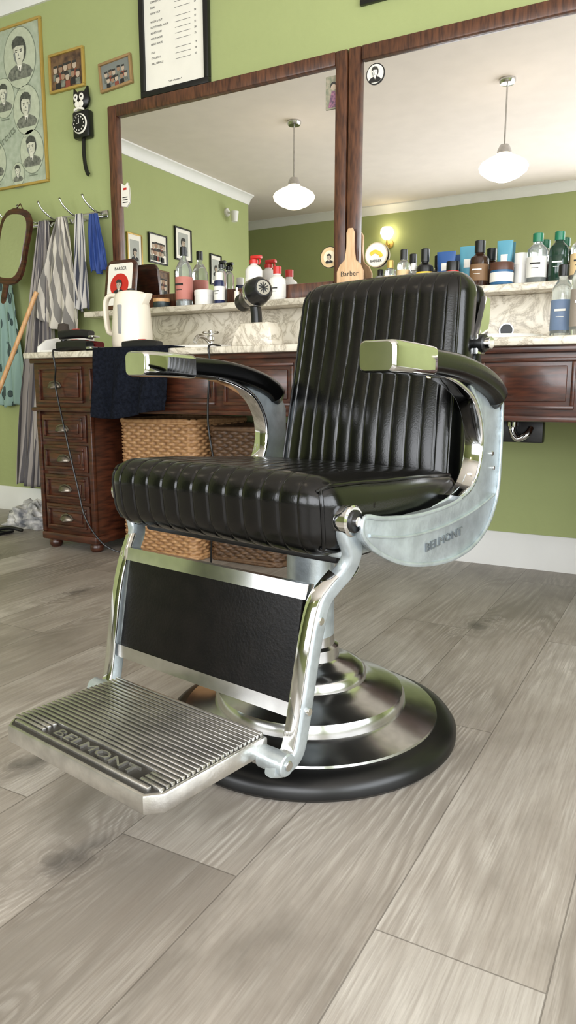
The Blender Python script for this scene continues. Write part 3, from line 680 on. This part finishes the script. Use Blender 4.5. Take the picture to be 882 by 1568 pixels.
# ------------------------------------------------------------ vanity contents
ZT=.872; ZS=1.10
def lab(b,x,y,z,r,z0,z1,mat): b.lathe([(r+.0008,z0),(r+.0012,z0+.001),(r+.0012,z1-.001),(r+.0008,z1)],mat,TF(x,y,z),28)
def bottle(name,x,y,z,h,r,body,cap,label=None,neck=.35,caph=.16,sh=.68,sx=1):
    b=B(); rn=r*neck; hb=h*(1-caph)
    b.lathe([(0,0),(r*.92,0),(r,.004),(r,h*sh*.96),(r*.93,h*sh+.006),(r*.7,h*sh+(hb-h*sh)*.45),(rn*1.05,h*sh+(hb-h*sh)*.75),(rn,hb),(0,hb)],body,TF(x,y,z))
    b.lathe([(0,hb-.002),(rn*1.25,hb-.002),(rn*1.25,h-.002),(rn*1.1,h),(0,h)],cap,TF(x,y,z),20)
    if label:
        lab(b,x,y,z,r,h*.12,h*sh*.8,label); zc=z+h*.12+(h*sh*.8-h*.12)*.62
        b.box((x-r*.5,y-r-.002,zc),(x+r*.5,y-r*.86,zc+h*.03),INK if label in (WL,TAN,PKL) else WL); b.box((x-r*.35,y-r-.002,zc-h*.08),(x+r*.35,y-r*.9,zc-h*.07),INK if label in (WL,TAN,PKL) else WL)
    return b.obj(name)
def jar(name,x,y,z,h,r,body,cap,label=None):
    b=B(); b.lathe([(0,0),(r*.95,0),(r,.004),(r,h*.65),(0,h*.65)],body,TF(x,y,z)); b.lathe([(0,h*.64),(r*1.03,h*.65),(r*1.03,h*.97),(r,h),(0,h)],cap,TF(x,y,z))
    if label: lab(b,x,y,z,r,h*.12,h*.55,label)
    return b.obj(name)
def sqtube(name,x,y,z,h,w,body,cap,label=None):
    b=B(); b.lathe([(0,0),(w*.42,0),(w*.42,h*.2),(0,h*.2)],cap,TF(x,y,z),24)
    sec=[(math.cos(2*math.pi*k/24),math.sin(2*math.pi*k/24)) for k in range(24)]
    n=8; path=[(x,y,z+h*(.2+.8*i/n)) for i in range(n+1)]; sca=[(w*(.44+.06*i/n),w*.38*(1-i/n)+.0015) for i in range(n+1)]
    b.sweep(path,sec,body,side=(1,0,0),scales=sca)
    if label: b.sweep(path[3:6],sec,label,side=(1,0,0),scales=[(a*.8,c+.001) for a,c in sca[3:6]])
    return b.obj(name)
def spray(name,x,y,z,h,r,body,cap,label=None):
    b=B(); b.lathe([(0,0),(r*.93,0),(r,.005),(r,h*.66),(r*.8,h*.73),(r*.4,h*.78),(r*.4,h*.82),(0,h*.82)],body,TF(x,y,z))
    b.lathe([(0,h*.8),(r*.5,h*.8),(r*.5,h*.88),(r*.3,h*.9),(0,h*.9)],cap,TF(x,y,z),20)
    b.box((x-r*.35,y-r*.3,z+h*.9),(x+r*1.0,y+r*.3,z+h*.97),cap,.004); b.tube(smooth_path([(x+r*.7,y,z+h*.9),(x+r*.85,y,z+h*.84),(x+r*.65,y,z+h*.78)]),.004,cap,8)
    if label:
        lab(b,x,y,z,r,h*.1,h*.5,label)
        for k in range(3): b.box((x-r*.5,y-r-.002,z+h*(.2+.08*k)),(x+r*.4,y-r*.88,z+h*(.225+.08*k)),INK if k else RED)
    return b.obj(name)
BLUE=M('blue_plastic',(46,84,140),.35); LBLUE=M('light_blue_plastic',(88,152,172),.35); NAVY=M('navy_plastic',(24,34,74),.35); GRN=M('green_cap',(24,110,78),.35)
AMB=M('brown_glass',(50,30,20),.15); GRG=M('green_glass',(30,64,50),.12,trans=.4); PKL=M('pink_label',(190,120,108),.6); WL=M('white_label',(228,226,218),.5)
bottle('tonic_bottle',-2.18,2.92,ZS,.275,.040,GLASSC,BLK,PKL,.32,.14,.62)
jar('white_jar',-2.065,2.92,ZS,.07,.045,CER,CER)
bottle('talc_bottle',-1.962,2.895,ZS,.14,.024,NAVY,WL,WL,.6,.25,.7)
spray('water_spray_bottle',-1.99,2.955,ZS,.21,.026,GLASSC,BLK)
bottle('dropper_bottle',-1.87,2.90,ZS,.07,.012,CREAM,WL)
spray('disinfectant_spray_bottle',-1.79,2.92,ZS,.21,.039,CER,RED,WL)
bottle('barbicide_bottle',-1.675,2.93,ZS,.15,.038,CER,RED,WL,.4,.2,.6)
jar('brown_tin',-2.31,2.91,ZS,.045,.04,M('dark_tin',(60,70,72),.4,.5),LWOOD)
b=B(); px=-1.325
b.prism([(px-.06,ZS),(px+.06,ZS),(px+.06,ZS+.105),(px+.045,ZS+.135),(px+.02,ZS+.15),(px+.016,ZS+.20),(px+.018,ZS+.26),(px+.009,ZS+.278),(px-.009,ZS+.278),(px-.018,ZS+.26),(px-.016,ZS+.20),(px-.02,ZS+.15),(px-.045,ZS+.135),(px-.06,ZS+.105)],'y',2.93,2.944,M('pale_wood',(206,166,124),.5,stretch=(12,12,2),col2=(222,186,146)),.003)
b.text('Barber',.03,INK,TF(px,2.9298,ZS+.085)@FACEY,.0004)
for k in range(9): b.box((px-.05+k*.011,2.929,ZS+.01),(px-.045+k*.011,2.9305,ZS+.06),M('comb_cut',(150,105,62),.6))
b.obj('wooden_paddle_sign')
for i,(x,h,r) in enumerate(((-1.185,.10,.022),(-1.135,.13,.024),(-1.085,.17,.026),(-1.036,.11,.020))): bottle('aftershave_bottle',x,2.91 if i%2 else 2.93,ZS,h,r,GLASSC,(BLK,GOLD,BLK,WL)[i],TAN,.45,.22,.66)
bottle('dark_aftershave_bottle',-.985,2.90,ZS,.16,.033,BLK,BLK,YEL,.4,.3,.55)
sqtube('hair_cream_tube',-.912,2.94,ZS,.15,.076,BLUE,WL,WL)
jar('red_pomade_tin',-.868,2.885,ZS,.10,.024,RED,BLK,INK)
sqtube('hair_cream_tube',-.828,2.955,ZS,.165,.07,LBLUE,WL,WL)
bottle('hair_tonic_bottle',-.768,2.895,ZS,.17,.035,AMB,BLK,M('tan_label',(120,90,60),.6),.45,.25,.6)
jar('blue_pomade_jar',-.68,2.885,ZS,.08,.042,M('blue_label',(40,90,130),.4),M('brown_lid',(80,48,34),.4),WL)
sqtube('hair_cream_tube',-.69,2.962,ZS,.175,.06,LBLUE,WL,WL)
jar('white_cup',-.625,2.95,ZS,.12,.024,CER,CER)
bottle('lotion_bottle',-.56,2.915,ZS,.18,.036,GLASSC,GRN,WL,.42,.16,.66); bottle('lotion_bottle',-.485,2.92,ZS,.18,.034,GRG,GRN,GRG,.42,.16,.66); bottle('lotion_bottle',-.41,2.92,ZS,.18,.034,GLASSC,GRN,TAN,.42,.16,.66)
bottle('large_tonic_bottle',-.40,2.52,ZT,.23,.033,GLASSC,BLK,M('pale_blue_label',(110,130,160),.5),.4,.14,.66); bottle('large_tonic_bottle',-.33,2.45,ZT,.27,.034,GLASSC,BLK,M('grey_label',(150,140,130),.5),.36,.12,.66)
b=B(); b.prism(rrect(.19,.24,.03,5),'y',-.018,0,WOOD,.005); b.prism(rrect(.155,.205,.012,4),'y',-.020,-.016,PAPER)
b.lathe([(0,0),(.058,0),(.058,.0015),(0,.0015)],RED,TF(0,-.020,-.005)@FACEY,36); portrait(b,0,-.01,.05,-.0222)
b.text('BARBER',.022,INK,TF(0,-.0206,.07)@FACEY,.0004)
b.obj('red_portrait_frame',loc=(-2.545,2.90,ZS+.122),rot=(math.radians(-9),0,0))
b=B(); K=TF(-2.215,2.58,ZT)@Matrix.Diagonal((1.12,1.12,1.12,1))
b.lathe([(0,0),(.078,0),(.082,.006),(.08,.018),(.07,.022),(0,.022)],BLK,K,40)
b.lathe([(0,.022),(.078,.022),(.080,.03),(.079,.08),(.073,.16),(.066,.215),(.062,.225),(0,.225)],CREAM,K,44)
b.lathe([(.055,.225),(.052,.233),(.03,.239),(0,.24)],CREAM,K,36); b.lathe([(0,.237),(.014,.238),(.016,.246),(0,.25)],BLK,K,20)
b.sweep(smooth_path([(-.055,-.01,.222),(-.10,-.01,.225),(-.124,-.01,.20),(-.124,-.01,.14),(-.112,-.01,.085),(-.075,-.01,.075)]),rrect(.024,.016,.006,3),CREAM,side=(0,1,0),T=K)
b.prism([(.05,.225),(.06,.17),(.088,.212),(.092,.225)],'y',-.02,.02,CREAM,.004,T=K)
b.box((-.004,-.0795,.07),(.012,-.070,.18),M('kettle_window',(150,150,150),.2),.002,T=K)
b.obj('electric_kettle')
b=B(); b.prism(rrect(.16,.2,.03,5),'z',ZT,ZT+.012,CER,.003,T=TF(-2.51,2.47,0))
for s in (-1,1): b.prism([(2.37,ZT),(2.57,ZT),(2.57,ZT+.075),(2.54,ZT+.082),(2.42,ZT+.06),(2.375,ZT+.03)],'x',-2.51+s*.072-.007,-2.51+s*.072+.007,CER,.003)
b.box((-2.585,2.555,ZT),(-2.435,2.572,ZT+.075),CER,.004)
b.obj('ceramic_tool_rack')
def clipper(name,x,y,rz,mat,z=ZT,s=1.25,ry=0):
    b=B(); S=Matrix.Scale(s,4)
    b.sweep(smooth_path([(-.085,0,.02),(-.03,0,.024),(.03,0,.024),(.07,0,.018)]),rrect(.044,.036,.012,4),mat,side=(0,1,0),T=S)
    b.box((.065,-.02,.006),(.092,.02,.016),BRUSH,.002,T=S)
    for k in range(9): b.box((.09,-.019+k*.0043,.008),(.1,-.0165+k*.0043,.012),BRUSH,T=S)
    b.box((-.02,-.008,.04),(.01,.008,.045),RED,.002,T=S); return b.obj(name,loc=(x,y,z),rot=(0,ry,rz))
BUR=M('burgundy_plastic',(80,22,24),.3)
clipper('hair_clippers',-2.315,2.335,0.0,BLK,s=1.1); clipper('hair_clippers',-2.31,2.39,.05,BUR,s=1.1); clipper('hair_clippers',-2.05,2.455,.1,BLK,s=1.1)
clipper('hair_clippers',-2.33,2.362,.12,BLK,z=ZT+.050,s=1.0)
b=B(); b.lathe([(0,0),(.02,0),(.024,.01),(.018,.03),(.014,.045),(.02,.06),(.022,.065),(0,.065)],BLK,TF(-2.50,2.45,ZT+.013),24); b.lathe([(.018,.062),(.026,.09),(.022,.115),(0,.12)],M('brush_bristle',(60,52,44),.9,bump=.6,bscale=300),TF(-2.50,2.45,ZT+.013),24); b.obj('shaving_brush')
# towel over edge
b=B();V=[];F=[]; nu,nv=70,80
def tp(s):
    if s<.10: return (2.40-s,.879)
    s-=.10
    if s<.02: a=s/.02*math.pi/2; return (2.30-.012*math.sin(a)+0.0,.879-.012*(1-math.cos(a)))
    s-=.02; return (2.288,.867-s)
for j in range(nv+1):
    for i in range(nu+1):
        u=i/nu; s=(.385+.012*math.sin(u*5)-.02*u)*j/nv; y,z=tp(s); k=max(0,min(1,(s-.1)/.2))
        band=.003*(1 if .84<j/nv<.90 else 0)
        y-=.016*k*(1+math.sin(u*17+1.6*math.sin(k*2.2)))+.004+.006*k*math.sin(u*31+k*4)-band
        V.append((lerp(-2.17,-1.79,u)*1.0+.012*math.sin(z*18)*k+.03*(.5-u)*k*0.6,y,z))
for j in range(nv):
    for i in range(nu): k=j*(nu+1)+i; F.append([k,k+1,k+nu+2,k+nu+1])
b.add(V,F,M('navy_terry_towel',(19,22,30),1.0,bump=1,bscale=260,spec=.1,var=.4,vscale=90)); o=b.obj('hanging_towel',recalc=False); s=o.modifiers.new('s','SOLIDIFY'); s.thickness=.006; s.offset=0
def faucet(name,x,y):
    b=B(); T=TF(x,y,ZT)
    b.lathe([(0,0),(.026,0),(.026,.008),(.016,.014),(.014,.06),(.018,.065),(.018,.08),(.01,.088),(0,.09)],CHROME,T,24)
    b.tube(smooth_path([(0,0,.05),(.0,-.05,.075),(0,-.10,.075),(0,-.125,.05)]),.010,CHROME,T=T)
    for a in range(4):
        t=a*math.pi/2+.4; b.cyl((0,0,.095),(.032*math.cos(t),.032*math.sin(t),.1),.005,CHROME,10,T=T); b.lathe([(0,-.007),(.007,0),(0,.007)],CHROME,T@TF(.034*math.cos(t),.034*math.sin(t),.1),10)
    b.lathe([(0,.085),(.01,.088),(.01,.11),(0,.114)],CHROME,T,16); return b.obj(name)
faucet('basin_faucet',-1.99,2.86); faucet('basin_faucet',-.82,2.86)
def basin(name,x,y):
    B().lathe([(0,.001),(.17,.001),(.195,.008),(.20,.018),(.19,.024),(.175,.018),(.15,.01),(.1,.006),(0,.004)],CER,TF(x,y,ZT),48,sy=.66).obj(name)
basin('wash_basin',-1.90,2.64); basin('wash_basin',-.66,2.60)
b=B(); b.lathe([(0,0),(.022,0),(.024,.004),(0,.005)],BLK,TF(-.67,2.964,.94)@FACEY,24); b.lathe([(.022,0),(.028,0),(.028,.004),(.022,.004)],CHROME,TF(-.67,2.964,.94)@FACEY,24); b.obj('wall_outlet')
b=B(); b.prism([(-.10,0),(.10,0),(.088,.075),(.07,.10),(-.05,.10),(-.075,.06)],'y',-.05,.05,MARBLE,.006); b.obj('marble_tool_holder',loc=(-1.55,2.55,ZT))
b=B(); T=TF(-1.55,2.53,ZT+.10)
b.sweep([(0.01,0,0),(0.008,0,.04),(0,0,.085)],rrect(.036,.042,.012,4),BLK,side=(1,0,0),T=T)
R=T@TF(0,0,.11)@Matrix.Rotation(math.radians(-35),4,'Z')@Matrix.Rotation(math.radians(-100),4,'Y')
b.lathe([(0,-.085),(.034,-.085),(.048,-.066),(.053,-.03),(.05,.01),(.04,.05),(.034,.08)],GUN,R,36)
b.lathe([(.033,.075),(.034,.08),(.036,.12),(.030,.12),(.028,.09),(0,.085)],BLK,R,32)
b.lathe([(.0,-.088),(.028,-.088),(.030,-.080),(0,-.08)],CHROME,R,24); b.lathe([(.0535,-.025),(.0555,-.02),(.0555,-.005),(.052,.0)],CHROME,R,36)
for k in range(5): b.box((-.02,-.0015,-.0905),(.02,.0015,-.0875),BLK,T=R@Matrix.Rotation(k*math.pi/5,4,'Z'))
b.obj('hair_dryer')
b=B(); b.tube(smooth_path([(-2.40,2.31,.877),(-2.40,2.285,.872),(-2.39,2.285,.80),(-2.42,2.31,.72),(-2.36,2.30,.5),(-2.31,2.30,.3),(-2.27,2.30,.16),(-2.2,2.33,.05),(-2.1,2.36,.01)],8),.004,BLK,8); b.obj('power_cord')
b=B(); b.tube(smooth_path([(-1.60,2.36,.877),(-1.60,2.288,.873),(-1.60,2.29,.80),(-1.62,2.30,.6),(-1.60,2.31,.4),(-1.63,2.33,.2),(-1.66,2.36,.01)],8),.004,BLK,8); b.obj('power_cord')
b=B(); b.box((-.64,2.66,.53),(-.46,2.70,.618),BLK,.004); b.tube(smooth_path([(-.56,2.64,.612),(-.56,2.64,.57),(-.54,2.64,.545),(-.51,2.64,.56),(-.50,2.66,.58)]),.012,CHROME); b.cyl((-.56,2.64,.585),(-.56,2.64,.605),.02,CHROME); b.obj('drain_trap')
def basket(name,x0,x1,y0,y1,h,mat,z0=0.0):
    w,d=x1-x0,y1-y0; base=rrect(w,d,.04,5); P=[Vector((p[0],p[1],0)) for p in base]; P.append(P[0])
    L=[0]
    for a,c in zip(P,P[1:]): L.append(L[-1]+(c-a).length)
    tot=L[-1]; ns=int(tot/.006); stake=tot/(2*round(tot/.052)); V=[];F=[]; row=.013; nr=int(h/row); sub=5
    cx_,cy_=(x0+x1)/2,(y0+y1)/2
    for j in range(nr*sub+1):
        z=j*row/sub; r=j//sub; ph=(j%sub)/sub
        for i in range(ns):
            s=tot*i/ns; k=0
            while L[k+1]<s: k+=1
            t=(s-L[k])/max(1e-9,L[k+1]-L[k]); p=P[k].lerp(P[k+1],t); tg=(P[k+1]-P[k]).normalized(); n=Vector((tg.y,-tg.x,0))
            dsp=.006*math.sin(math.pi*s/stake+math.pi*(r%2))*math.sin(math.pi*ph)+.003*math.sin(math.pi*ph)
            q=p+n*dsp; V.append((cx_+q.x,cy_+q.y,z0+z))
    for j in range(nr*sub):
        for i in range(ns): F.append([j*ns+i,j*ns+(i+1)%ns,(j+1)*ns+(i+1)%ns,(j+1)*ns+i])
    F.append(list(range(ns))[::-1]); b=B().add(V,F,mat)
    for z in (.012,nr*row-.004):
        for ph in (0,1):
            rp=[(cx_+p.x*1.01,cy_+p.y*1.01,z0+z+.006*math.sin(i*1.3+ph*3.14)) for i,p in enumerate(P)]; b.tube(rp,.008,mat,8)
    return b.obj(name,ang=60)
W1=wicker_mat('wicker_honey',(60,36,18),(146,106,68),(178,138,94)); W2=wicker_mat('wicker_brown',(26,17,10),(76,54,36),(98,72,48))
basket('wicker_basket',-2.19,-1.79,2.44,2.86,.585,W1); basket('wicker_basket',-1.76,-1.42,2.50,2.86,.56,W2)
# ------------------------------------------------------------ lamps
OPAL=M('opal_glass_lit',(255,238,212),.3,emis=2.6,var=.01)
def pendant(name,x,y):
    b=B(); T=TF(x,y,0)
    b.lathe([(0,ZC-.001),(.055,ZC-.001),(.055,ZC-.015),(.045,ZC-.03),(.015,ZC-.035),(0,ZC-.035)],BRUSH,T); b.cyl((x,y,ZC-.03),(x,y,2.33),.006,BRUSH,12)
    b.lathe([(.0,2.345),(.03,2.34),(.045,2.31),(.05,2.285),(0,2.285)],BRUSH,T)
    b.lathe([(.045,2.29),(.05,2.275),(.10,2.255),(.15,2.225),(.165,2.20),(.155,2.17),(.11,2.135),(.05,2.11),(0,2.105)],OPAL,T,48); return b.obj(name)
pendant('pendant_lamp',-2.9,.63); pendant('pendant_lamp',-1.28,.63)
b=B(); T=TF(-3.2,YS,2.33)@Matrix.Rotation(math.pi,4,'Z')
b.lathe([(0,0),(.05,0),(.045,.015),(0,.02)],GOLD,T@FACEY); b.tube(smooth_path([(0,-.015,0),(0,-.07,-.02),(0,-.09,.03)]),.008,GOLD,T=T)
b.lathe([(.02,.03),(.05,.05),(.075,.10),(.07,.14),(.05,.165),(0,.17)],M('warm_glass_lit',(255,238,206),.3,emis=12,var=.01),T@TF(0,-.09,0),32); b.obj('wall_sconce')
b=B(); b.lathe([(0,0),(.04,0),(.04,.02),(0,.025)],WHITE,TF(XW,-.67,2.5)@Matrix.Rotation(math.pi/2,4,'Z')@FACEY); b.tube([(XW+.02,-.67,2.5),(XW+.08,-.67,2.48)],.01,WHITE); b.lathe([(.0,-.05),(.03,-.05),(.045,.05),(0,.05)],WHITE,TF(XW+.1,-.67,2.45)); b.obj('wall_spotlight')
# ------------------------------------------------------------ lights
def area(name,loc,rot,sx,sy,p,col):
    l=bpy.data.lights.new(name,'AREA'); l.shape='RECTANGLE'; l.size=sx; l.size_y=sy; l.energy=p; l.color=col
    o=bpy.data.objects.new(name,l); sc.collection.objects.link(o); o.location=loc; o.rotation_euler=rot
area('daylight_south',((wx0+wx1)/2,YS-.12,1.45),(math.radians(90),0,0),wx1-wx0,wz1-wz0,165,(.95,.97,1))
area('daylight_east',(XE+.12,(ey0+ey1)/2,1.45),(math.radians(90),0,math.radians(90)),ey1-ey0,wz1-wz0,185,(.92,.96,1))
area('added_light_southwest',((vx0+vx1)/2,YS-.12,(vz0+vz1)/2),(math.radians(90),0,0),vx1-vx0,vz1-vz0,80,(.95,.97,1))  # added light behind the invented window, facing the chair front
w=bpy.data.worlds.new('world'); sc.world=w; w.use_nodes=True; w.node_tree.nodes['Background'].inputs[0].default_value=(.8,.88,1,1); w.node_tree.nodes['Background'].inputs[1].default_value=1.0
sc.view_settings.view_transform='Standard'
# ------------------------------------------------------------ camera
cam=bpy.data.cameras.new('camera'); co=bpy.data.objects.new('camera',cam); sc.collection.objects.link(co)
co.location=(0,0,.72); co.rotation_euler=(math.radians(90-9.63),0,math.radians(28.95))
cam.sensor_fit='VERTICAL'; cam.sensor_height=36; cam.lens=36*1120/1568; cam.clip_start=.02
sc.camera=co
